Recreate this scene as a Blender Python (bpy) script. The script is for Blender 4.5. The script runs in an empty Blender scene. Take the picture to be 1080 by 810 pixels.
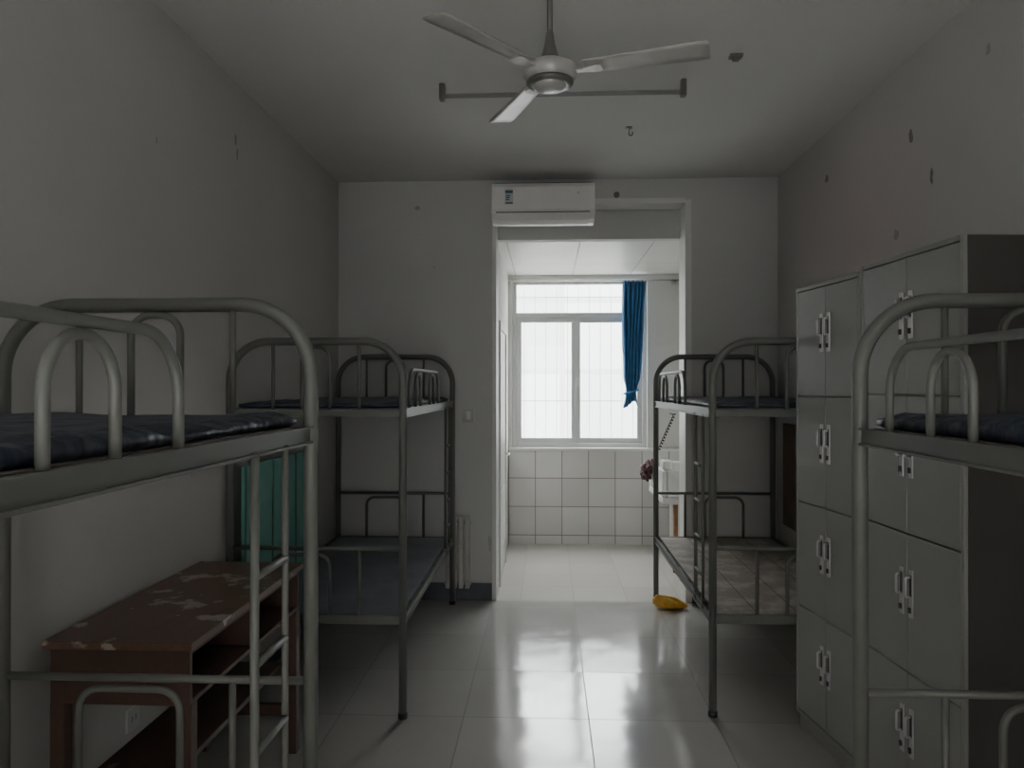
import bpy, bmesh, math, random
from mathutils import Vector, Matrix
random.seed(7)
S=bpy.context.scene
COL=S.collection
# ---------------------------------------------------------------- materials
def nt(name):
    m=bpy.data.materials.new(name); m.use_nodes=True
    n=m.node_tree; b=n.nodes['Principled BSDF']
    return m,n,b
def mat(name,c1,c2=None,rough=.5,metal=0,scale=6,bump=0,bscale=60,lo=.4,hi=.62,detail=6,spec=.5):
    m,n,b=nt(name)
    b.inputs['Roughness'].default_value=rough; b.inputs['Metallic'].default_value=metal
    b.inputs['Specular IOR Level'].default_value=spec
    c1=(*c1,1)
    if c2 is None: b.inputs['Base Color'].default_value=c1
    else:
        tc=n.nodes.new('ShaderNodeTexCoord'); no=n.nodes.new('ShaderNodeTexNoise')
        no.inputs['Scale'].default_value=scale; no.inputs['Detail'].default_value=detail
        n.links.new(tc.outputs['Object'],no.inputs['Vector'])
        r=n.nodes.new('ShaderNodeValToRGB'); r.color_ramp.elements[0].position=lo; r.color_ramp.elements[1].position=hi
        r.color_ramp.elements[0].color=c1; r.color_ramp.elements[1].color=(*c2,1)
        n.links.new(no.outputs['Fac'],r.inputs['Fac']); n.links.new(r.outputs['Color'],b.inputs['Base Color'])
    if bump:
        tc=n.nodes.new('ShaderNodeTexCoord'); no=n.nodes.new('ShaderNodeTexNoise'); no.inputs['Scale'].default_value=bscale
        n.links.new(tc.outputs['Object'],no.inputs['Vector'])
        bp=n.nodes.new('ShaderNodeBump'); bp.inputs['Strength'].default_value=bump; bp.inputs['Distance'].default_value=.01
        n.links.new(no.outputs['Fac'],bp.inputs['Height']); n.links.new(bp.outputs['Normal'],b.inputs['Normal'])
    return m
def math_(n,op,a,b=None,clamp=False):
    x=n.nodes.new('ShaderNodeMath'); x.operation=op; x.use_clamp=clamp
    for i,v in enumerate((a,b)):
        if v is None: continue
        if isinstance(v,(int,float)): x.inputs[i].default_value=v
        else: n.links.new(v,x.inputs[i])
    return x.outputs[0]
def mixc(n,f,a,b):
    x=n.nodes.new('ShaderNodeMix'); x.data_type='RGBA'
    if isinstance(f,(int,float)): x.inputs[0].default_value=f
    else: n.links.new(f,x.inputs[0])
    for i,v in ((6,a),(7,b)):
        if isinstance(v,tuple): x.inputs[i].default_value=(*v,1) if len(v)==3 else v
        else: n.links.new(v,x.inputs[i])
    return x.outputs[2]
def tilemat(name,c,grout,axes,size,off,gw=.003,rough=.2,var=.06,dirt=.1,bumpn=0.0,rvar=.1,spec=.5):
    m,n,b=nt(name); b.inputs['Specular IOR Level'].default_value=spec
    g=n.nodes.new('ShaderNodeNewGeometry'); s=n.nodes.new('ShaderNodeSeparateXYZ'); n.links.new(g.outputs['Position'],s.inputs[0])
    masks=[];ids=[]
    for k,a in enumerate(axes):
        v=math_(n,'DIVIDE',math_(n,'SUBTRACT',s.outputs[a],off[k]),size[k])
        f=math_(n,'FRACT',v); ids.append(math_(n,'FLOOR',v))
        mn=math_(n,'MINIMUM',f,math_(n,'SUBTRACT',1.0,f))
        masks.append(math_(n,'LESS_THAN',mn,gw/size[k]))
    gm=math_(n,'MAXIMUM',masks[0],masks[1])
    cb=n.nodes.new('ShaderNodeCombineXYZ'); n.links.new(ids[0],cb.inputs[0]); n.links.new(ids[1],cb.inputs[1])
    wn=n.nodes.new('ShaderNodeTexWhiteNoise'); n.links.new(cb.outputs[0],wn.inputs['Vector'])
    no=n.nodes.new('ShaderNodeTexNoise'); no.inputs['Scale'].default_value=2.2; no.inputs['Detail'].default_value=5
    n.links.new(g.outputs['Position'],no.inputs['Vector'])
    dark=tuple(x*(1-var) for x in c)
    base=mixc(n,wn.outputs['Value'],c,dark)
    dm=math_(n,'MULTIPLY',math_(n,'SUBTRACT',no.outputs['Fac'],.45,True),dirt*8,True)
    base=mixc(n,dm,base,tuple(x*.72 for x in c))
    n.links.new(mixc(n,gm,base,grout),b.inputs['Base Color'])
    r=math_(n,'ADD',math_(n,'MULTIPLY',no.outputs['Fac'],rvar),rough)
    r=math_(n,'ADD',r,math_(n,'MULTIPLY',gm,.45)); n.links.new(r,b.inputs['Roughness'])
    if bumpn:
        # every tile is laid at a slightly different tilt, with a faint waviness
        sb=n.nodes.new('ShaderNodeVectorMath'); sb.operation='SUBTRACT'; n.links.new(wn.outputs['Color'],sb.inputs[0]); sb.inputs[1].default_value=(.5,.5,.5)
        sc=n.nodes.new('ShaderNodeVectorMath'); sc.operation='MULTIPLY'; n.links.new(sb.outputs[0],sc.inputs[0]); sc.inputs[1].default_value=(bumpn,bumpn,0)
        wv=n.nodes.new('ShaderNodeTexNoise'); wv.inputs['Scale'].default_value=5.5; wv.inputs['Detail'].default_value=1
        n.links.new(g.outputs['Position'],wv.inputs['Vector'])
        w2=n.nodes.new('ShaderNodeVectorMath'); w2.operation='SUBTRACT'; n.links.new(wv.outputs['Color'],w2.inputs[0]); w2.inputs[1].default_value=(.5,.5,.5)
        w3=n.nodes.new('ShaderNodeVectorMath'); w3.operation='MULTIPLY'; n.links.new(w2.outputs[0],w3.inputs[0]); w3.inputs[1].default_value=(bumpn*1.6,bumpn*1.6,0)
        a0=n.nodes.new('ShaderNodeVectorMath'); a0.operation='ADD'; n.links.new(sc.outputs[0],a0.inputs[0]); n.links.new(w3.outputs[0],a0.inputs[1])
        ad=n.nodes.new('ShaderNodeVectorMath'); ad.operation='ADD'; n.links.new(a0.outputs[0],ad.inputs[0]); n.links.new(g.outputs['Normal'],ad.inputs[1])
        nm=n.nodes.new('ShaderNodeVectorMath'); nm.operation='NORMALIZE'; n.links.new(ad.outputs[0],nm.inputs[0])
        n.links.new(nm.outputs[0],b.inputs['Normal'])
    return m
def wallmat(name,c,marks=(),tint=None,soft=()):
    m,n,b=nt(name); b.inputs['Roughness'].default_value=.85; b.inputs['Specular IOR Level'].default_value=.2
    g=n.nodes.new('ShaderNodeNewGeometry')
    no=n.nodes.new('ShaderNodeTexNoise'); no.inputs['Scale'].default_value=1.3; no.inputs['Detail'].default_value=9
    n.links.new(g.outputs['Position'],no.inputs['Vector'])
    f=math_(n,'MULTIPLY',math_(n,'SUBTRACT',no.outputs['Fac'],.42,True),2.2,True)
    base=mixc(n,f,c,tuple(x*.92 for x in c))
    fn=n.nodes.new('ShaderNodeTexNoise'); fn.inputs['Scale'].default_value=26; fn.inputs['Detail'].default_value=4
    n.links.new(g.outputs['Position'],fn.inputs['Vector'])
    def blob(p,r,w,hard):
        v=n.nodes.new('ShaderNodeVectorMath'); v.operation='SUBTRACT'; n.links.new(g.outputs['Position'],v.inputs[0]); v.inputs[1].default_value=p
        q=n.nodes.new('ShaderNodeVectorMath'); q.operation='DIVIDE'; n.links.new(v.outputs[0],q.inputs[0]); q.inputs[1].default_value=r
        l=n.nodes.new('ShaderNodeVectorMath'); l.operation='LENGTH'; n.links.new(q.outputs[0],l.inputs[0])
        d=math_(n,'ADD',l.outputs['Value'],math_(n,'MULTIPLY',math_(n,'SUBTRACT',fn.outputs['Fac'],.5),w))
        return math_(n,'LESS_THAN',d,1.0) if hard else math_(n,'SUBTRACT',1.0,d,True)
    for p,r,col in soft:
        base=mixc(n,blob(p,r,.1,False),base,col)
    for p,r,col in marks:
        base=mixc(n,blob(p,r,2.6,True),base,col)
    n.links.new(base,b.inputs['Base Color'])
    bp=n.nodes.new('ShaderNodeBump'); bp.inputs['Strength'].default_value=.12; bp.inputs['Distance'].default_value=.01
    n.links.new(fn.outputs['Fac'],bp.inputs['Height']); n.links.new(bp.outputs['Normal'],b.inputs['Normal'])
    return m
def woodmat(name,c1,c2,c3,axis=1,scale=5,lo=.52,hi=.56,rough=.6,planks=0):
    m,n,b=nt(name); b.inputs['Roughness'].default_value=rough
    tc=n.nodes.new('ShaderNodeTexCoord'); mp=n.nodes.new('ShaderNodeMapping')
    sc=[9,9,9]; sc[axis]=.7; mp.inputs['Scale'].default_value=sc
    n.links.new(tc.outputs['Object'],mp.inputs[0])
    g=n.nodes.new('ShaderNodeTexNoise'); g.inputs['Scale'].default_value=6; g.inputs['Detail'].default_value=6; n.links.new(mp.outputs[0],g.inputs['Vector'])
    base=mixc(n,g.outputs['Fac'],c1,c2)
    p=n.nodes.new('ShaderNodeTexNoise'); p.inputs['Scale'].default_value=scale; p.inputs['Detail'].default_value=12; p.inputs['Roughness'].default_value=.62
    n.links.new(tc.outputs['Object'],p.inputs['Vector'])
    r=n.nodes.new('ShaderNodeValToRGB'); r.color_ramp.elements[0].position=lo; r.color_ramp.elements[1].position=hi; n.links.new(p.outputs['Fac'],r.inputs[0])
    base=mixc(n,r.outputs[0],base,c3)
    if planks:
        s=n.nodes.new('ShaderNodeSeparateXYZ'); n.links.new(tc.outputs['Object'],s.inputs[0])
        f=math_(n,'FRACT',math_(n,'DIVIDE',s.outputs[0 if axis==1 else 1],planks))
        base=mixc(n,math_(n,'LESS_THAN',f,.03),base,tuple(x*.35 for x in c1))
    n.links.new(base,b.inputs['Base Color'])
    return m
def mattressmat():
    m,n,b=nt('mattress_cloth'); b.inputs['Roughness'].default_value=.42
    tc=n.nodes.new('ShaderNodeTexCoord'); s=n.nodes.new('ShaderNodeSeparateXYZ'); n.links.new(tc.outputs['Object'],s.inputs[0])
    fx=math_(n,'FRACT',math_(n,'MULTIPLY',s.outputs[0],70)); fy=math_(n,'FRACT',math_(n,'MULTIPLY',s.outputs[1],70))
    a=math_(n,'MULTIPLY',math_(n,'LESS_THAN',fx,.3),.2); c=math_(n,'MULTIPLY',math_(n,'LESS_THAN',fy,.3),.2)
    base=mixc(n,math_(n,'ADD',a,c),(.028,.036,.056),(.08,.10,.145))
    n.links.new(base,b.inputs['Base Color'])
    no=n.nodes.new('ShaderNodeTexNoise'); no.inputs['Scale'].default_value=14; no.inputs['Detail'].default_value=2; n.links.new(tc.outputs['Object'],no.inputs['Vector'])
    bp=n.nodes.new('ShaderNodeBump'); bp.inputs['Strength'].default_value=.9; bp.inputs['Distance'].default_value=.02
    n.links.new(no.outputs['Fac'],bp.inputs['Height']); n.links.new(bp.outputs['Normal'],b.inputs['Normal'])
    return m
WC=(.56,.555,.54)
M=dict(
 steel=mat('bed_steel',(.118,.123,.11),(.132,.137,.123),.48,.0,4,lo=.3,hi=.7),
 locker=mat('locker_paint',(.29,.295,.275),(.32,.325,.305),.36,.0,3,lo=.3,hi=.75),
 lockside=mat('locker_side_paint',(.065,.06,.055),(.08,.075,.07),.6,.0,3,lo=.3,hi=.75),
 handle=mat('handle_metal',(.62,.62,.61),rough=.28,metal=.6),
 slot=mat('handle_slot',(.05,.05,.05),rough=.5),
 matt=mattressmat(),
 bedboard=woodmat('bed_board_wood',(.24,.20,.16),(.34,.29,.24),(.44,.41,.37),1,6,.47,.60,.5,planks=.2),
 bluebd=mat('bed_board_blue',(.15,.165,.20),(.21,.225,.26),.35,0,5),
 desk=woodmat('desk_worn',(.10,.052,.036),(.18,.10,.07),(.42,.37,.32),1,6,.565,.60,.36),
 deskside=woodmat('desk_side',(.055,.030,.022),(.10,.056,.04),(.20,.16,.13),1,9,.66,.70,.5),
 teal=mat('teal_board',(.16,.44,.38),(.19,.49,.43),.5,0,8),
 tealedge=mat('teal_edge',(.06,.18,.155),(.07,.20,.17),.5,0,8),
 pvc=mat('white_plastic',(.60,.60,.58),rough=.4),
 rad=mat('radiator_paint',(.46,.46,.44),(.40,.40,.38),.5,0,8),
 winframe=mat('window_frame_white',(.5,.505,.50),rough=.35),
 acw=mat('air_conditioner_white',(.82,.81,.79),(.76,.75,.73),.35,0,3),
 dark=mat('dark_plastic',(.03,.03,.03),rough=.5),
 fan=mat('fan_enamel',(.50,.49,.46),(.40,.39,.365),.35,.1,8,lo=.45,hi=.8),
 fandark=mat('fan_dark',(.15,.145,.13),rough=.4,metal=.2),
 curtain=mat('curtain_blue',(.03,.13,.29),(.04,.17,.36),.85,0,14),
 base=mat('baseboard_paint',(.055,.065,.085),(.085,.095,.11),.5,0,8),
 ceramic=mat('sink_ceramic',(.8,.8,.79),(.7,.7,.68),.2,0,6),
 cloth=mat('maroon_cloth',(.08,.03,.04),(.15,.08,.085),.9,0,30,lo=.45,hi=.55),
 orange=mat('orange_plastic',(.78,.46,.05),(.65,.32,.03),.5,0,18),
 pipe=mat('pipe_orange_brown',(.45,.22,.10),(.35,.17,.08),.5,0,12),
 chrome=mat('chrome',(.6,.6,.6),rough=.2,metal=1),
 white=mat('painted_trim',(.66,.66,.645),rough=.5),
 door=mat('door_paint',(.6,.6,.57),(.5,.5,.47),.45,0,3),
 label=mat('label_white',(.55,.57,.57),rough=.4), lblue=mat('label_blue',(.05,.12,.2),rough=.4),
 brown=mat('brown_wood',(.09,.055,.04),(.14,.08,.05),.5,0,10),
 ext=tilemat('facade_tiles',(.52,.53,.53),(.36,.36,.36),(0,2),(2.2,1.4),(.3,.5),.05,.7,.3,.05),
 ground=mat('ground_concrete',(.5,.5,.48),(.42,.42,.4),.9,0,2),
 bars=mat('grille_steel',(.62,.62,.62),rough=.5),
)
m,n,b=nt('window_glass'); n.nodes.remove(b)
t=n.nodes.new('ShaderNodeBsdfTransparent'); t.inputs[0].default_value=(.96,.975,.97,1)
gl=n.nodes.new('ShaderNodeBsdfGlossy'); gl.inputs['Roughness'].default_value=.03
mx=n.nodes.new('ShaderNodeMixShader'); mx.inputs[0].default_value=.05
n.links.new(t.outputs[0],mx.inputs[1]); n.links.new(gl.outputs[0],mx.inputs[2]); n.links.new(mx.outputs[0],n.nodes['Material Output'].inputs[0]); M['glass']=m
m,n,b=nt('tube_glass'); b.inputs['Base Color'].default_value=(.3,.3,.29,1); b.inputs['Roughness'].default_value=.3; M['tube']=m
chipc=(.24,.225,.21)
M['wl']=wallmat('wall_plaster_west',WC,[((-1.58,3.78,2.86),(.1,.012,.035),(.32,.31,.29)),((-1.58,3.80,2.79),(.1,.009,.035),(.32,.31,.29)),((-1.58,3.0,2.6),(.1,.010,.015),(.42,.42,.4))])
M['wr']=wallmat('wall_plaster_east',WC,[((1.7,3.63,2.78),(.1,.024,.03),chipc),((1.7,3.435,2.53),(.1,.014,.045),chipc),((1.7,4.7,2.87),(.1,.022,.024),chipc),((1.7,3.78,2.34),(.1,.022,.024),(.36,.35,.33)),((1.7,3.0,2.9),(.1,.015,.022),(.4,.39,.37))],
   soft=[((1.7,4.2,2.45),(.5,1.3,.8),(.57,.49,.48)),((1.7,5.0,2.6),(.5,.9,.8),(.55,.50,.49))])
M['wb']=wallmat('wall_plaster_back',(.53,.535,.525),[((-.98,5.68,2.95),(.02,.1,.015),(.36,.35,.32)),((-.85,5.68,2.5),(.012,.1,.012),(.42,.42,.4)),((-.43,5.68,.42),(.012,.1,.06),(.42,.41,.38))])
M['wp']=wallmat('wall_plain',(.63,.62,.595))
M['ceil']=wallmat('ceiling_plaster',(.66,.655,.635))
M['floor']=tilemat('floor_tiles',(.50,.495,.475),(.19,.185,.17),(0,1),(.605,.605),(.2,3.67),.0028,.07,.12,.10,.022,.10,1.0)
M['floor2']=tilemat('alcove_floor_tiles',(.58,.56,.52),(.30,.28,.25),(0,1),(.4,.4),(.2,.1),.003,.20,.10,.02,0,.06)
M['walltile']=tilemat('white_wall_tiles',(.68,.675,.65),(.25,.225,.19),(0,2),(.27,.29),(-.39,.09),.0042,.2,.16,.12,0,.1)
M['walltile2']=tilemat('white_wall_tiles_side',(.68,.675,.65),(.28,.26,.23),(1,2),(.27,.29),(.05,.09),.0035,.2,.07,.1,0,.1)
M['aceil']=tilemat('ceiling_panels',(.62,.615,.59),(.34,.34,.31),(0,1),(.58,1.1),(-.9,5.95),.004,.4,.05,.04)
# ---------------------------------------------------------------- mesh helpers
def box(bm,x0,x1,y0,y1,z0,z1):
    v=[bm.verts.new(p) for p in ((x0,y0,z0),(x1,y0,z0),(x1,y1,z0),(x0,y1,z0),(x0,y0,z1),(x1,y0,z1),(x1,y1,z1),(x0,y1,z1))]
    for f in ((3,2,1,0),(4,5,6,7),(0,1,5,4),(1,2,6,5),(2,3,7,6),(3,0,4,7)): bm.faces.new([v[i] for i in f])
def fillet(pts,R,k=8):
    pts=[Vector(p) for p in pts]; out=[pts[0]]
    for i in range(1,len(pts)-1):
        p=pts[i]; d1=(p-pts[i-1]); d2=(pts[i+1]-p); r=min(R,d1.length*.499 if i>1 else d1.length,d2.length*.499 if i<len(pts)-2 else d2.length)
        d1.normalize(); d2.normalize(); c=p-d1*r+d2*r
        for j in range(k+1):
            t=math.pi/2*j/k; out.append(c-d2*r*math.cos(t)+d1*r*math.sin(t))
    out.append(pts[-1]); res=[out[0]]
    for p in out[1:]:
        if (p-res[-1]).length>1e-5: res.append(p)
    return res
def tube(bm,pts,r,seg=10,caps=True):
    pts=[Vector(p) for p in pts]; T=[]
    for i in range(len(pts)):
        a=pts[max(i-1,0)]; c=pts[min(i+1,len(pts)-1)]; T.append((c-a).normalized())
    up=Vector((0,0,1)) if abs(T[0].z)<.9 else Vector((1,0,0))
    N=(up-T[0]*up.dot(T[0])).normalized(); rings=[]
    for i,p in enumerate(pts):
        N=(N-T[i]*N.dot(T[i])).normalized(); B=T[i].cross(N); rr=r[i] if isinstance(r,list) else r
        rings.append([bm.verts.new(p+(N*math.cos(2*math.pi*k/seg)+B*math.sin(2*math.pi*k/seg))*rr) for k in range(seg)])
    for a,c in zip(rings,rings[1:]):
        for k in range(seg):
            f=bm.faces.new((a[k],a[(k+1)%seg],c[(k+1)%seg],c[k])); f.smooth=True
    if caps: bm.faces.new(rings[0][::-1]); bm.faces.new(rings[-1])
def lathe(bm,prof,cx=0,cy=0,seg=36):
    rings=[[bm.verts.new((cx+r*math.cos(2*math.pi*k/seg),cy+r*math.sin(2*math.pi*k/seg),z)) for k in range(seg)] for r,z in prof]
    for a,c in zip(rings,rings[1:]):
        for k in range(seg):
            f=bm.faces.new((a[k],a[(k+1)%seg],c[(k+1)%seg],c[k])); f.smooth=True
    bm.faces.new(rings[0][::-1]); bm.faces.new(rings[-1])
def prism(bm,poly,axis,a0,a1,smooth=False):
    def P(u,v,a):
        return {0:(a,u,v),1:(u,a,v),2:(u,v,a)}[axis]
    A=[bm.verts.new(P(u,v,a0)) for u,v in poly]; B=[bm.verts.new(P(u,v,a1)) for u,v in poly]
    bm.faces.new(A); bm.faces.new(B[::-1]); L=len(poly)
    for i in range(L):
        f=bm.faces.new((A[i],B[i],B[(i+1)%L],A[(i+1)%L])); f.smooth=smooth
def finish(name,bm,mt,parent=None,bevel=0,loc=(0,0,0),rot=0,**props):
    bmesh.ops.recalc_face_normals(bm,faces=bm.faces)
    me=bpy.data.meshes.new(name); bm.to_mesh(me); bm.free()
    for q in (mt if isinstance(mt,list) else [mt]): me.materials.append(q)
    o=bpy.data.objects.new(name,me); COL.objects.link(o); o.location=loc; o.rotation_euler=(0,0,rot)
    if parent: o.parent=parent
    if bevel:
        md=o.modifiers.new('bevel','BEVEL'); md.width=bevel; md.segments=2; md.limit_method='ANGLE'; md.angle_limit=.7
    for k,v in props.items(): o[k]=v
    return o
def mk(fn,*a):
    bm=bmesh.new(); fn(bm,*a); return bm
def boxes(*bs):
    bm=bmesh.new()
    for q in bs: box(bm,*q)
    return bm
def root(name,loc,rot,label,cat,group=None):
    e=bpy.data.objects.new(name,None); e.empty_display_size=.1; COL.objects.link(e); e.location=loc; e.rotation_euler=(0,0,rot)
    e['label']=label; e['category']=cat
    if group: e['group']=group
    return e
def copy_tree(o,parent=None):
    c=o.copy(); COL.objects.link(c)
    if parent: c.parent=parent
    for k in list(o.children): copy_tree(k,c)
    return c
def struct(name,bm,mt,bevel=0): return finish(name,bm,mt,bevel=bevel,kind='structure')
def single(name,bm,mt,label,cat,bevel=0,**k): return finish(name,bm,mt,bevel=bevel,label=label,category=cat,**k)
# ---------------------------------------------------------------- room shell
H=3.15; XL,XR=-1.58,1.70; YB=5.68; YF=-1.6; AX0,AX1=-.40,1.5; AY=7.75; AH=2.74; OX=1.058; OH=2.99
struct('floor',boxes((XL-.2,XR+.2,YF-.2,YB,-.12,0)),M['floor'])
struct('floor.001',boxes((AX0-.2,AX1+.2,YB,AY+.2,-.12,0)),M['floor2'])
struct('ceiling',boxes((XL-.2,XR+.2,YF-.2,YB+.24,H,H+.15)),M['ceil'])
struct('ceiling.001',boxes((AX0-.2,AX1+.2,YB+.30,AY+.2,AH,AH+.56)),M['aceil'])
struct('wall_left',boxes((XL-.2,XL,YF-.2,YB+.24,0,H)),M['wl'])
struct('wall_right',boxes((XR,XR+.2,YF-.2,YB+.24,0,H)),M['wr'])
struct('wall_back',boxes((XL,AX0,YB,YB+.24,0,H),(OX,XR,YB,YB+.24,0,H),(AX0,OX,YB,YB+.24,OH,H)),M['wb'])
struct('wall_front',boxes((XL,-.5,YF-.2,YF,0,H),(.5,XR,YF-.2,YF,0,H),(-.5,.5,YF-.2,YF,2.6,H)),M['wp'])
struct('wall_alcove_left',boxes((AX0-.2,AX0,YB+.24,AY+.2,0,AH+.4)),M['wp'])
struct('wall_alcove_right',boxes((AX1,AX1+.2,YB+.24,AY+.2,0,AH+.4)),M['walltile2'])
WX0,WX1,WZ0,WZ1=-.358,1.016,.98,2.695
struct('wall_alcove_back',boxes((AX0,WX0,AY,AY+.2,0,AH),(WX1,AX1,AY,AY+.2,0,AH),(WX0,WX1,AY,AY+.2,0,WZ0),(WX0,WX1,AY,AY+.2,WZ1,AH)),M['wp'])
struct('wall_alcove_dado',boxes((AX0,AX1,AY-.012,AY,0,.95)),M['walltile'])
struct('trim_1',boxes((AX0-.02,OX+.02,YB+.20,YB+.30,AH,OH+.02)),M['wb'])
struct('trim_2',boxes((OX-.036,OX+.012,YB-.012,YB+.25,0,OH),(AX0-.012,AX0+.02,YB-.012,YB+.25,0,OH),(AX0+.02,OX-.036,YB-.012,YB+.19,OH-.03,OH+.012)),M['white'],.003)
struct('trim_3',boxes((WX0-.03,AX1,AY-.05,AY,.95,.98)),M['white'],.004)
struct('baseboard_back',boxes((XL,AX0-.013,YB-.014,YB,0,.13),(OX+.013,XR,YB-.014,YB,0,.13)),M['base'],.003)
struct('baseboard_left',boxes((XL,XL+.006,YF,YB-.014,0,.12)),M['base'])
struct('baseboard_right',boxes((XR-.006,XR,YF,YB-.014,0,.12)),M['base'])
# unseen doorway behind the viewer, opening added to hold the fill lamp
d2=struct('door_2',boxes((-.5,-.44,YF-.1,YF+.03,0,2.6),(.44,.5,YF-.1,YF+.03,0,2.6),(-.44,.44,YF-.1,YF+.03,2.54,2.6)),M['brown'],.003)
# window
def frame(bm,x0,x1,z0,z1,y0,y1,w):
    box(bm,x0,x0+w,y0,y1,z0,z1); box(bm,x1-w,x1,y0,y1,z0,z1); box(bm,x0+w,x1-w,y0,y1,z0,z0+w); box(bm,x0+w,x1-w,y0,y1,z1-w,z1)
bm=bmesh.new(); y0,y1=AY+.05,AY+.11
frame(bm,WX0,WX1,WZ0,WZ1,y0,y1,.045); box(bm,WX0+.045,WX1-.045,y0,y1,2.31,2.36)
w1=struct('window_1',bm,M['winframe'],.004)
bm=bmesh.new(); frame(bm,WX0+.045,.34,WZ0+.045,2.31,AY+.052,AY+.078,.05)
struct('window_sash',bm,M['winframe'],.003).parent=w1
bm=bmesh.new(); frame(bm,.25,WX1-.045,WZ0+.045,2.31,AY+.08,AY+.106,.05)
struct('window_sash',bm,M['winframe'],.003).parent=w1
for q in ((WX0+.095,.29,AY+.063,AY+.067,WZ0+.095,2.26),(.30,WX1-.095,AY+.091,AY+.095,WZ0+.095,2.26),(WX0+.045,WX1-.045,AY+.08,AY+.084,2.36,WZ1-.045)):
    struct('window_pane',boxes(q),M['glass']).parent=w1
struct('window_handle',boxes((.30,.325,AY+.035,AY+.052,1.6,1.7)),M['pvc'],.003).parent=w1
# security grille outside
bm=bmesh.new()
for i in range(13):
    x=WX0+.0+i*.115; tube(bm,[(x,AY+.32,.86),(x,AY+.32,2.78)],.0035,6)
for z in (.9,1.45,2.55,2.72): box(bm,WX0-.06,WX1+.06,AY+.317,AY+.323,z-.004,z+.004)
for x in (WX0-.03,WX1+.03):
    for z in (.9,2.72): box(bm,x-.01,x+.01,AY+.201,AY+.32,z-.01,z+.01)
single('security_grille',bm,M['bars'],'pale steel security grille mounted outside the window','window grille')
# outside
single('opposite_building',boxes((-14,16,15,16,-.3,4.1)),M['ext'],'pale tiled building facade seen through the window','building')
struct('ground',boxes((-20,22,AY+.21,24,-.4,-.25)),M['ground'])
# alcove door
bm=bmesh.new(); X=AX0
box(bm,X,X+.03,6.05,6.11,0,2.13); box(bm,X,X+.03,6.89,6.95,0,2.13); box(bm,X,X+.03,6.11,6.89,2.07,2.13)
d1=struct('door_1',bm,M['white'],.003)
bm=boxes((X,X+.018,6.112,6.888,.01,2.068))
for k in range(14): box(bm,X+.018,X+.026,6.2,6.8,.25+k*.035,.27+k*.035)
for z0,z1 in ((.95,1.9),): box(bm,X+.018,X+.023,6.22,6.78,z0,z1)
struct('door_leaf',bm,M['door']).parent=d1
bm=bmesh.new(); tube(bm,fillet([(X+.018,6.83,1.0),(X+.06,6.83,1.0),(X+.06,6.72,1.0)],.015,5),.008)
struct('door_handle',bm,M['chrome']).parent=d1
# ---------------------------------------------------------------- bunk bed
W,L=.85,1.92; hw,hl=W/2,L/2
def make_bed():
    r=root('bunk_bed',(0,0,0),0,'','bunk bed','steel dormitory bunk beds'); st=M['steel']
    for sy in (-1,1):
        y=sy*hl
        bm=bmesh.new(); tube(bm,fillet([(-hw,y,.012),(-hw,y,1.82),(hw,y,1.82),(hw,y,.012)],.19,12),.0195,14)
        ef=finish('end_frame',bm,st,r)
        for x in (-hw,hw):
            bm=bmesh.new(); lathe(bm,[(.021,0),(.023,.002),(.023,.025),(.0205,.027)],x,y,16)
            finish('foot_cap',bm,M['dark'],ef)
        bm=bmesh.new()
        for x in (-.212,.212): tube(bm,[(x,y,1.47),(x,y,1.81)],.009,10)
        tube(bm,fillet([(-.068,y,1.47),(-.068,y,1.793),(.068,y,1.793),(.068,y,1.47)],.055,8),.010,10)
        box(bm,-hw,hw,y-.014,y+.014,1.455,1.49)
        finish('headboard',bm,st,r)
        bm=bmesh.new()
        tube(bm,[(-hw,y,.815),(hw,y,.815)],.011,10)
        tube(bm,fillet([(-.212,y,.48),(-.212,y,.785),(.068,y,.785),(.068,y,.48)],.06,8),.010,10)
        tube(bm,[(.212,y,.48),(.212,y,.81)],.0095,10)
        box(bm,-hw,hw,y-.014,y+.014,.455,.495)
        finish('footboard',bm,st,r)
    for z in (1.45,.45):
        for sx in (-1,1):
            bm=bmesh.new(); a=sx*hw
            box(bm,a-.004*1,a+.004,-hl,hl,z,z+.045)
            box(bm,min(a,a-sx*.035),max(a,a-sx*.035),-hl,hl,z,z+.004)
            box(bm,min(a,a+sx*.012),max(a,a+sx*.012),-hl+.02,hl-.02,z+.040,z+.045)
            box(bm,min(a,a+sx*.012),max(a,a+sx*.012),-hl+.02,hl-.02,z,z+.006)
            finish('side_rail',bm,st,r)
        for y in (-.6,-.2,.2,.6):
            finish('crossbar',boxes((-hw+.004,hw-.004,y-.014,y+.014,z+.004,z+.026)),st,r)
    for z in (1.477,.477):
        finish('bed_board',boxes((-.405,.405,-.93,.93,z,z+.018)),M['bedboard'],r,.002)
    x=hw; bm=bmesh.new()
    tube(bm,fillet([(x,-.79,1.49),(x,-.79,1.69),(x,.23,1.69),(x,.23,1.49)],.11,10),.0095,12)
    for a in (-.60,-.12): tube(bm,fillet([(x,a,1.49),(x,a,1.672),(x,a+.16,1.672),(x,a+.16,1.49)],.079,10),.009,10)
    finish('guard_rail',bm,st,r)
    x=hw; bm=bmesh.new()
    tube(bm,[(x+.004,.56,.46),(x+.004,.56,1.46)],.010,10)
    tube(bm,[(x+.004,.75,.46),(x+.004,.75,1.46)],.0085,10)
    ld=finish('ladder',bm,st,r)
    for z in (1.19,1.0,.81,.63):
        bm=bmesh.new(); tube(bm,[(x+.004,.56,z),(x+.004,.75,z)],.009,10); finish('rung',bm,st,ld)
    return r
bed=make_bed()
bed['label']='grey-green steel bunk bed beside the worn desk with navy mattress above'; bed.location=(-1.055,1.04,0)
b2=copy_tree(bed); b2.location=(-1.122,4.60,0); b2['label']='grey-green steel bunk bed with bluish lower board against back wall'
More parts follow.
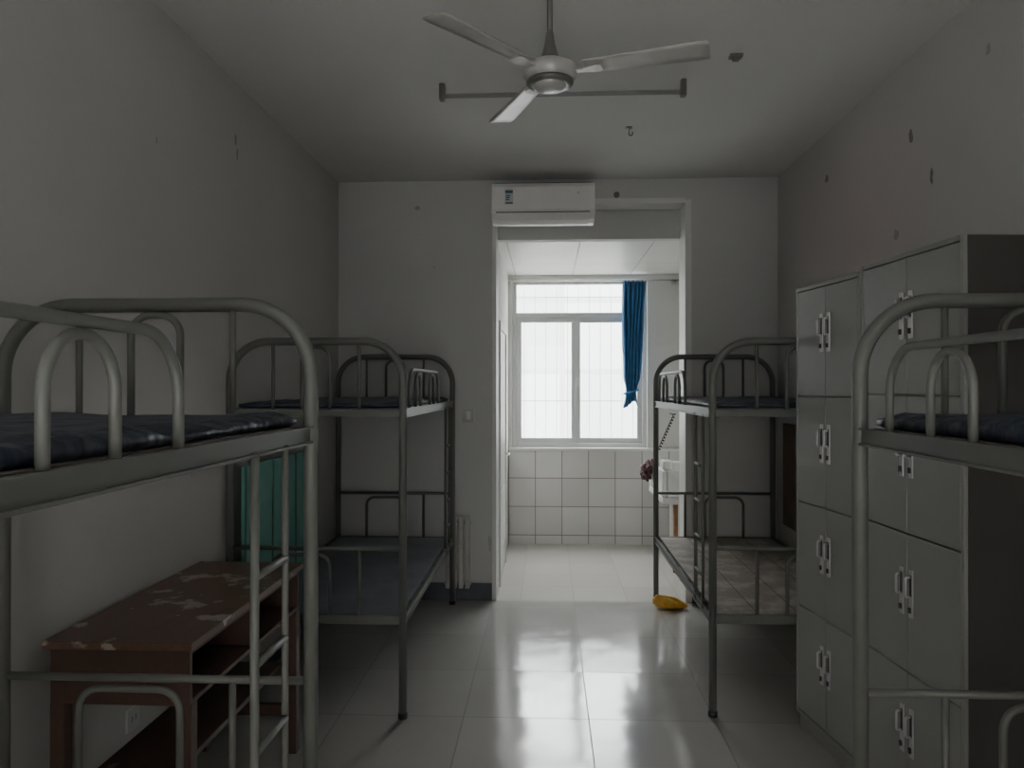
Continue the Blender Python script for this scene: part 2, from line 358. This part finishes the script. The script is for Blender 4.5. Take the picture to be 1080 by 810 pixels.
b3=copy_tree(bed); b3.location=(1.228,4.69,0); b3.rotation_euler=(0,0,math.pi); b3['label']='grey-green steel bunk bed with worn plank lower bunk behind lockers'
b4=copy_tree(bed); b4.location=(1.228,1.03,0); b4.rotation_euler=(0,0,math.pi); b4['label']='grey-green steel bunk bed with navy mattress in front of lockers'
for k in b2.children:
    if k.name.startswith('bed_board'):
        k.data=k.data.copy(); k.data.materials[0]=M['bluebd']; k['label']='blue-grey painted bed board'
# mattresses
def mattress(loc,rot,seed,label,th=.04):
    rnd=random.Random(seed); bm=bmesh.new(); nx,ny=18,80; hx,hy=.395,.925
    ph=[rnd.uniform(0,6) for _ in range(6)]
    def top(x,y): return th+.003*math.sin(x*11+ph[0])*math.sin(y*7+ph[1])+.002*math.sin(x*23+ph[2]+y*9)+.002*math.sin(y*31+ph[3])
    g=[]
    for i in range(nx+1):
        row=[]
        for j in range(ny+1):
            x=-hx+2*hx*i/nx; y=-hy+2*hy*j/ny; e=min(i,nx-i,j,ny-j); z=top(x,y)-(.010 if e==0 else 0)
            if e<=1: z-=.004*math.sin(y*75+ph[4]+1.2*math.sin(y*19))   # puckered piping
            row.append(bm.verts.new((x*(1 if e else .995),y,z)))
        g.append(row)
    for i in range(nx):
        for j in range(ny):
            f=bm.faces.new((g[i][j],g[i+1][j],g[i+1][j+1],g[i][j+1])); f.smooth=True
    bd=[g[i][0] for i in range(nx+1)]+[g[nx][j] for j in range(1,ny+1)]+[g[i][ny] for i in range(nx-1,-1,-1)]+[g[0][j] for j in range(ny-1,0,-1)]
    prev=bd
    for zz,o in ((th*.5,.004),(.008,.003),(0,-.012)):
        ring=[]
        for v in bd:
            sx=(o if abs(v.co.x)>hx*.99 else 0)*(1 if v.co.x>0 else -1); sy=(o if abs(v.co.y)>hy*.99 else 0)*(1 if v.co.y>0 else -1)
            ring.append(bm.verts.new((v.co.x+sx,v.co.y+sy,zz)))
        for k in range(len(bd)):
            f=bm.faces.new((prev[k],prev[(k+1)%len(bd)],ring[(k+1)%len(bd)],ring[k])); f.smooth=True
        prev=ring
    bm.faces.new(prev)
    return finish('mattress',bm,M['matt'],loc=loc,rot=rot,label=label,category='mattress',group='thin navy dormitory mattresses')
zt=1.4955
mattress((-1.055,1.04,zt),0,1,'thin navy checked mattress on upper bunk near the desk',.034)
mattress((-1.122,4.60,zt),0,2,'thin navy checked mattress on upper bunk by back wall',.028)
mattress((1.228,4.69,zt),math.pi,3,'thin navy checked mattress on upper bunk behind lockers',.032)
mattress((1.228,1.03,zt),math.pi,4,'thin navy checked mattress on upper bunk in front of lockers',.04)
# teal board
tp=root('teal_panel',(-1.516,4.30,.4955),0,'teal green panelled board standing on lower bunk against wall','board')
finish('panel_sheet',boxes((-.008,.008,-.58,.58,0,.705)),M['teal'],tp,.001)
for y in (-.58,-.20,.18,.56):
    finish('panel_batten',boxes((.008,.013,y,y+.02,0,.705)),M['tealedge'],tp)
# ---------------------------------------------------------------- lockers
def locker(name,loc,rot,w,h,d,label):
    r=root(name,(loc[0],loc[1],0),rot,label,'locker','grey-green steel lockers')
    t=.018; base=.07; bm=bmesh.new()
    box(bm,0,w,.02,d,base,h); 
    box(bm,0,t,0,.02,base,h); box(bm,w-t,w,0,.02,base,h); box(bm,t,w-t,0,.02,h-t,h); box(bm,t,w-t,0,.02,base,base+t)
    box(bm,.01,w-.01,.015,d-.01,0,base)
    finish('locker_body',bm,M['locker'],r,.0025)
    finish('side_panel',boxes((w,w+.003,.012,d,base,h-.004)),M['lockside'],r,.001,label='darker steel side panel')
    rh=(h-base-2*t)/4; cw=(w-2*t)/2
    for i in range(4):
        for j in range(2):
            x0=t+j*cw+.002; x1=t+(j+1)*cw-.002; z1=h-t-i*rh-.003; z0=h-t-(i+1)*rh+.003
            bm=bmesh.new(); box(bm,x0,x1,.001,.019,z0,z1)
            dr=finish('locker_door',bm,M['locker'],r,.003)
            xh=(x1-.028) if j==0 else (x0+.028); zc=z0+(z1-z0)*.58
            bm=bmesh.new(); box(bm,xh-.012,xh+.012,-.004,.001,zc-.085,zc+.085)
            hp=finish('handle',bm,M['handle'],dr,.001)
            bm=bmesh.new(); box(bm,xh-.005,xh+.008,-.006,-.004,zc-.01,zc+.066); finish('handle_recess',bm,M['slot'],hp)
            bm=bmesh.new(); tube(bm,fillet([(xh,-.003,zc+.06),(xh,-.022,zc+.06),(xh,-.022,zc-.01),(xh,-.003,zc-.01)],.008,4),.005,8)
            finish('handle_pull',bm,M['handle'],hp)
            bm=bmesh.new(); box(bm,xh-.007,xh+.007,-.012,-.004,zc-.068,zc-.048)
            finish('lock',bm,M['slot'],hp,.003)
    return r
locker('locker',(1.178,3.655),math.radians(-82.2),.556,2.062,.375,'shorter grey-green steel locker with eight doors beside bunk bed')
locker('locker',(1.257,3.10),math.radians(-85.5),.655,2.082,.375,'taller grey-green steel locker with eight doors and dark side')
# ---------------------------------------------------------------- desk
dk=root('desk',(-1.315,2.795,0),0,'old reddish brown wooden desk with peeling top against the wall','desk')
a,bq=.235,.535
finish('desktop',boxes((-a,a,-bq,bq,.795,.82)),M['desk'],dk,.003)
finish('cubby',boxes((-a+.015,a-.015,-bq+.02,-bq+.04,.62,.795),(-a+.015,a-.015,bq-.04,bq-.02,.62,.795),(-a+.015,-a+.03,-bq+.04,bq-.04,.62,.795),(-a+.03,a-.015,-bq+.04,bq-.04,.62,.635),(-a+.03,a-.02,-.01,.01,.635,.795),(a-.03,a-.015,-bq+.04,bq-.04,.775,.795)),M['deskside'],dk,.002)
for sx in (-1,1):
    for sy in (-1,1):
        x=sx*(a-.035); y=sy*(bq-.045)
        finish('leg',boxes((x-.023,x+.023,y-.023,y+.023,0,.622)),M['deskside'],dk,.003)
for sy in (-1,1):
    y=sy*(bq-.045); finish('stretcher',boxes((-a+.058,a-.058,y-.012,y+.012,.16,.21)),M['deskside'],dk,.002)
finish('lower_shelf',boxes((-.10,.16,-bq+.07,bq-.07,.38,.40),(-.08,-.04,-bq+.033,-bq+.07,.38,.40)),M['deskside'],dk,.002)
# ---------------------------------------------------------------- ceiling fan
FX,FY=.01,2.71
fr=root('ceiling_fan',(FX,FY,2.62),0,'cream enamel three-blade ceiling fan hanging from ceiling rod','ceiling fan')
finish('downrod',mk(lathe,[(.0105,.20),(.0105,.51)],0,0,14),M['fandark'],fr)
finish('canopy',mk(lathe,[(.02,.44),(.035,.46),(.055,.50),(.058,.53)]),M['fan'],fr)
finish('coupling',mk(lathe,[(.034,.135),(.034,.145),(.03,.165),(.02,.20),(.014,.24),(.011,.25)]),M['fandark'],fr)
finish('motor_housing',mk(lathe,[(.035,.065),(.082,.07),(.095,.085),(.099,.105),(.093,.122),(.07,.134),(.035,.14)]),M['fan'],fr)
finish('motor_band',mk(lathe,[(.060,.056),(.078,.056),(.084,.062),(.084,.071),(.060,.071)]),M['fandark'],fr)
finish('bottom_cap',mk(lathe,[(.008,.036),(.03,.038),(.05,.045),(.058,.056),(.058,.07)]),M['fan'],fr)
for ang in (230,344,112.5):
    A=math.radians(ang); bm=bmesh.new(); nseg=14; rows=[]
    for i in range(nseg+1):
        t=i/nseg; rr=.125+.428*t; w=.040+.015*t
        if t>.93: w*= (1-((t-.93)/.07)**2*.12)
        tilt=math.radians(-9)
        rows.append([bm.verts.new((rr,s*w,.108+s*w*math.sin(tilt)+.003*(1-s*s))) for s in (-1,-.5,0,.5,1)])
    for p,q in zip(rows,rows[1:]):
        for k in range(4):
            f=bm.faces.new((p[k],p[k+1],q[k+1],q[k])); f.smooth=True
    bl=finish('blade',bm,M['fan'],fr,rot=A); md=bl.modifiers.new('thickness','SOLIDIFY'); md.thickness=.003
    bm=bmesh.new(); prism(bm,[(.07,-.02),(.12,-.014),(.17,-.030),(.19,-.02),(.19,.02),(.17,.030),(.12,.014),(.07,.02)],2,.094,.099)
    finish('blade_bracket',bm,M['fan'],bl)
# ---------------------------------------------------------------- tube lamp
tl=root('fluorescent_lamp',(.075,3.86,3.15),0,'unlit fluorescent tube on small end brackets under ceiling','ceiling light')
finish('lamp_tube',(lambda bm:(tube(bm,[(-.60,0,-.062),(.60,0,-.062)],.012,14),bm)[1])(bmesh.new()),M['tube'],tl)
for s in (-1,1):
    finish('bracket',boxes((s*.612-.014,s*.612+.014,-.02,.02,-.085,0)),M['fandark'],tl,.004)
# ceiling bits
single('ceiling_junction_box',boxes((.85,.91,3.56,3.60,3.135,3.15),(.865,.895,3.565,3.59,3.12,3.135)),[M['fandark']],'small metal junction plate on the ceiling','junction box',.002)
bm=bmesh.new(); tube(bm,fillet([(.488,4.55,3.15),(.488,4.55,3.10),(.51,4.55,3.10),(.51,4.55,3.12)],.01,5),.004,8); lathe(bm,[(.02,3.142),(.02,3.15)],.488,4.55,16)
single('ceiling_hook',bm,M['fandark'],'small metal hook screwed into the ceiling','hook')
bm=bmesh.new(); 
prism(bm,[(.517+.022*math.cos(t*math.pi/8),3.03+.022*math.sin(t*math.pi/8)) for t in range(16)],1,YB-.012,YB)
single('wall_junction_cover',bm,M['fandark'],'small round dark cable cover on wall by opening','cable cover')
# switch + outlet
sw=root('light_switch',(-.59,YB,1.385),0,'grey plastic light switch on the back wall','light switch')
finish('switch_plate',boxes((-.045,.045,-.012,0,-.05,.05)),M['rad'],sw,.003)
finish('rocker',boxes((-.016,.016,-.017,-.012,-.03,.03)),M['pvc'],sw,.002)
ou=root('wall_outlet',(XL,2.82,.34),0,'white plastic power outlet low on the wall','power outlet')
finish('outlet_plate',boxes((0,.01,-.043,.043,-.043,.043)),M['pvc'],ou,.003)
finish('socket_slot',boxes((.0095,.0105,-.015,-.011,-.01,.012),(.0095,.0105,.011,.015,-.01,.012)),M['dark'],ou)
# ---------------------------------------------------------------- air conditioner
ac=root('air_conditioner',(-.03,YB,2.80),0,'white wall-mounted split air conditioner above the opening','air conditioner')
prof=[(-.002,.0),(-.10,.0),(-.155,.02),(-.185,.06),(-.195,.11),(-.195,.24),(-.185,.27),(-.17,.28),(-.002,.28)]
bm=bmesh.new(); prism(bm,prof,0,-.375,.375); finish('ac_body',bm,M['acw'],ac,.008)
bm=bmesh.new(); prism(bm,[(-.196,.075),(-.202,.08),(-.202,.25),(-.196,.255)],0,-.37,.37); finish('front_panel',bm,M['acw'],ac,.003)
bm=bmesh.new(); prism(bm,[(-.11,-.004),(-.162,.018),(-.184,.05),(-.189,.048),(-.166,.012),(-.11,-.010)],0,-.33,.33); finish('air_flap',bm,M['acw'],ac)
finish('vent_gap',boxes((-.34,.34,-.1965,-.19,.062,.068)),M['dark'],ac)
finish('top_grille',boxes((-.36,.36,-.16,-.02,.28,.286)),M['dark'],ac)
finish('energy_label',boxes((-.275,-.215,-.2035,-.202,.12,.225)),M['label'],ac)
finish('label_band',boxes((-.272,-.218,-.2045,-.2035,.20,.222),(-.272,-.218,-.2045,-.2035,.125,.135)),M['lblue'],ac)
finish('label_stripes',boxes((-.268,-.235,-.2045,-.2035,.18,.187),(-.268,-.24,-.2045,-.2035,.165,.172),(-.268,-.245,-.2045,-.2035,.15,.157)),M['dark'],ac)
bm=bmesh.new(); prism(bm,[(.255+.009*math.cos(t*math.pi/8),.20+.009*math.sin(t*math.pi/8)) for t in range(16)],1,-.204,-.202); finish('indicator',bm,M['label'],ac)
# ---------------------------------------------------------------- radiator
ra=root('radiator',(-.665,YB-.05,0),0,'white ribbed radiator low on the back wall','radiator')
for i in range(4):
    x=-.072+i*.048
    finish('radiator_fin',boxes((x-.018,x+.018,-.02,.02,.10,.64)),M['rad'],ra,.008)
for z in (.14,.60):
    bm=bmesh.new(); tube(bm,[(-.10,0,z),(.10,0,z)],.014,10); finish('radiator_pipe',bm,M['rad'],ra)
bm=bmesh.new(); tube(bm,[(-.024,0,0),(-.024,0,.14)],.008,8); finish('radiator_foot',bm,M['rad'],ra)
finish('wall_bracket',boxes((-.012,.012,.015,.05,.36,.40)),M['rad'],ra)
# ---------------------------------------------------------------- curtain + rod
cr=root('curtain_rod',(0,7.63,2.665),0,'thin metal curtain rod above the window','curtain rod')
bm=bmesh.new(); tube(bm,[(-.39,0,0),(1.32,0,0)],.008,10); finish('rod',bm,M['chrome'],cr)
for x in (-.36,1.28):
    bm=bmesh.new(); tube(bm,[(x,0,0),(x,.12,0)],.006,8); box(bm,x-.015,x+.015,.105,.12,-.025,.025)
    finish('rod_bracket',bm,M['chrome'],cr)
bm=bmesh.new(); nu,nv=60,44; g=[]
for j in range(nv+1):
    t=j/nv; z=2.655-1.22*t
    if t<.8: w=.118-.035*(t/.8)
    else: w=.083-.025*math.sin((t-.8)/.2*math.pi)-.005*((t-.8)/.2)
    cx=.868-.035*t
    amp=.03*(1-.3*t)+.003*math.sin(9*t)
    row=[]
    for i in range(nu+1):
        s=i/nu*2-1
        row.append(bm.verts.new((cx+w*s+.005*math.sin(7*t+4*s),7.63+amp*math.sin(s*18+.8*math.sin(4*t))+.02*math.cos(s*1.4)-.02,z-(.04*s*s if t>.9 else 0)*(t-.9)*10+(.03*math.sin(s*3)*(t-.85)/.15 if t>.85 else 0))))
    g.append(row)
for j in range(nv):
    for i in range(nu):
        f=bm.faces.new((g[j][i],g[j+1][i],g[j+1][i+1],g[j][i+1])); f.smooth=True
cu=root('curtain',(0,0,0),0,'blue curtain gathered and tied beside the window','curtain')
o=finish('curtain_fabric',bm,M['curtain'],cu); md=o.modifiers.new('t','SOLIDIFY'); md.thickness=.003
bm=bmesh.new(); pts=[(.838+.066*math.cos(k*math.pi/8),7.62+.045*math.sin(k*math.pi/8),1.55+.02*math.cos(k*math.pi/8)) for k in range(17)]
tube(bm,pts,.012,8); finish('tie',bm,M['curtain'],cu)
# ---------------------------------------------------------------- alcove sink etc
sk=root('wash_trough',(1.255,6.9,0),0,'white ceramic wash basin on tiled pedestal in the alcove','sink')
bm=bmesh.new(); x0,x1,y0,y1=-.28,.24,-.42,.42
box(bm,x0,x1,y0,y1,.60,.66); box(bm,x0,x0+.04,y0,y1,.66,.89); box(bm,x1-.04,x1,y0,y1,.66,1.02); box(bm,x0+.04,x1-.04,y0,y0+.04,.66,.89); box(bm,x0+.04,x1-.04,y1-.04,y1,.66,.89)
finish('basin',bm,M['ceramic'],sk,.012)
finish('pedestal',boxes((-.10,.24,-.36,.36,0,.60)),M['walltile2'],sk,.004)
bm=bmesh.new(); tube(bm,fillet([(.20,0,1.02),(.20,0,1.16),(.05,0,1.16),(.05,0,1.10)],.03,6),.011,10); lathe(bm,[(.02,1.015),(.02,1.03),(.013,1.04)],.2,0,14)
finish('faucet',bm,M['chrome'],sk)
bm=bmesh.new(); tube(bm,[(-.15,-.30,.0),(-.15,-.30,.60)],.022,14)
finish('drain_pipe',bm,M['pipe'],sk,label='orange-brown drain pipe')
single('soap_box',boxes((.985,1.06,6.52,6.66,.891,.97)),M['ceramic'],'small white plastic box on the sink rim','box',.01)
# hanging cord
bm=bmesh.new(); pts=[]
for k in range(90):
    t=k/89; pts.append((1.24-.16*t+.012*math.cos(k*.9),7.45,1.33-.36*t+.012*math.sin(k*.9)))
tube(bm,pts,.005,6); tube(bm,[(1.24,7.74,1.33),(1.24,7.45,1.33)],.006,8)
single('coiled_cord',bm,M['dark'],'dark coiled cord hanging above the basin','cord')
# maroon cloth bundle, slumped over the basin rim
bm=bmesh.new(); bmesh.ops.create_icosphere(bm,subdivisions=5,radius=1)
for v in bm.verts:
    p=v.co.copy(); k=1+.12*math.sin(p.x*9+p.z*6)+.12*math.sin(p.y*8-p.z*5)+.05*math.sin(p.z*19+p.x*13+p.y*11)
    x=.925+p.x*.052*k; z=.815+p.z*.085*k
    if p.z>.3: x+=.06*(p.z-.3); z=max(z,.86)+.012
    if z<.893 and x>.968: x=.968
    v.co=Vector((x,7.12+p.y*.10*k,z))
for f in bm.faces: f.smooth=True
single('cleaning_rag',bm,M['cloth'],'maroon patterned rag bundled against the basin edge','rag')
# yellow bag
bm=bmesh.new(); bmesh.ops.create_icosphere(bm,subdivisions=4,radius=1)
for v in bm.verts:
    p=v.co.copy(); k=1+.08*math.sin(p.x*5+p.y*4)+.05*math.sin(p.y*9-p.z*5)
    v.co=Vector((p.x*.12*k,p.y*.06*k,max(0,(p.z*.5+.42))*.085*k*(1-.5*p.x)))
for f in bm.faces: f.smooth=True
single('plastic_bag',bm,M['orange'],'crumpled yellow plastic bag on floor under bunk bed','plastic bag',loc=(.895,5.54,0))
single('wooden_board',boxes((XR-.02,XR,5.15,5.50,.62,1.34)),M['brown'],'narrow dark brown wooden board on wall beside bunk bed','board',.003)
# ---------------------------------------------------------------- light
w=bpy.data.worlds.new('sky'); S.world=w; w.use_nodes=True
bg=w.node_tree.nodes['Background']; bg.inputs[0].default_value=(.985,.99,1,1); bg.inputs[1].default_value=17.5
def area(name,loc,rot,sx,sy,e,col=(1,1,1),portal=False):
    l=bpy.data.lights.new(name,'AREA'); l.shape='RECTANGLE'; l.size=sx; l.size_y=sy; l.energy=e; l.color=col
    if portal: l.cycles.is_portal=True
    o=bpy.data.objects.new(name,l); COL.objects.link(o); o.location=loc; o.rotation_euler=rot; return o
area('window_portal',((WX0+WX1)/2,AY+.22,(WZ0+WZ1)/2),(math.radians(-90),0,0),WX1-WX0,WZ1-WZ0,1,portal=True)
area('doorway_fill',(0,YF-.15,1.45),(math.radians(90),0,0),.86,2.1,2.6,(1,.99,.98))  # added fill lamp in the unseen doorway, lifts the surfaces facing the camera
single('corridor_wall',boxes((-3,3,-3.4,-3.3,-.3,3.4)),M['wp'],'plain grey plaster corridor wall outside the doorway','wall')
# ---------------------------------------------------------------- camera
c=bpy.data.cameras.new('camera'); co=bpy.data.objects.new('camera',c); COL.objects.link(co)
co.location=(0,0,1.6); co.rotation_euler=(math.radians(90.21),0,math.radians(2.65)); c.lens=26.67; c.sensor_width=36; c.clip_start=.02
S.camera=co
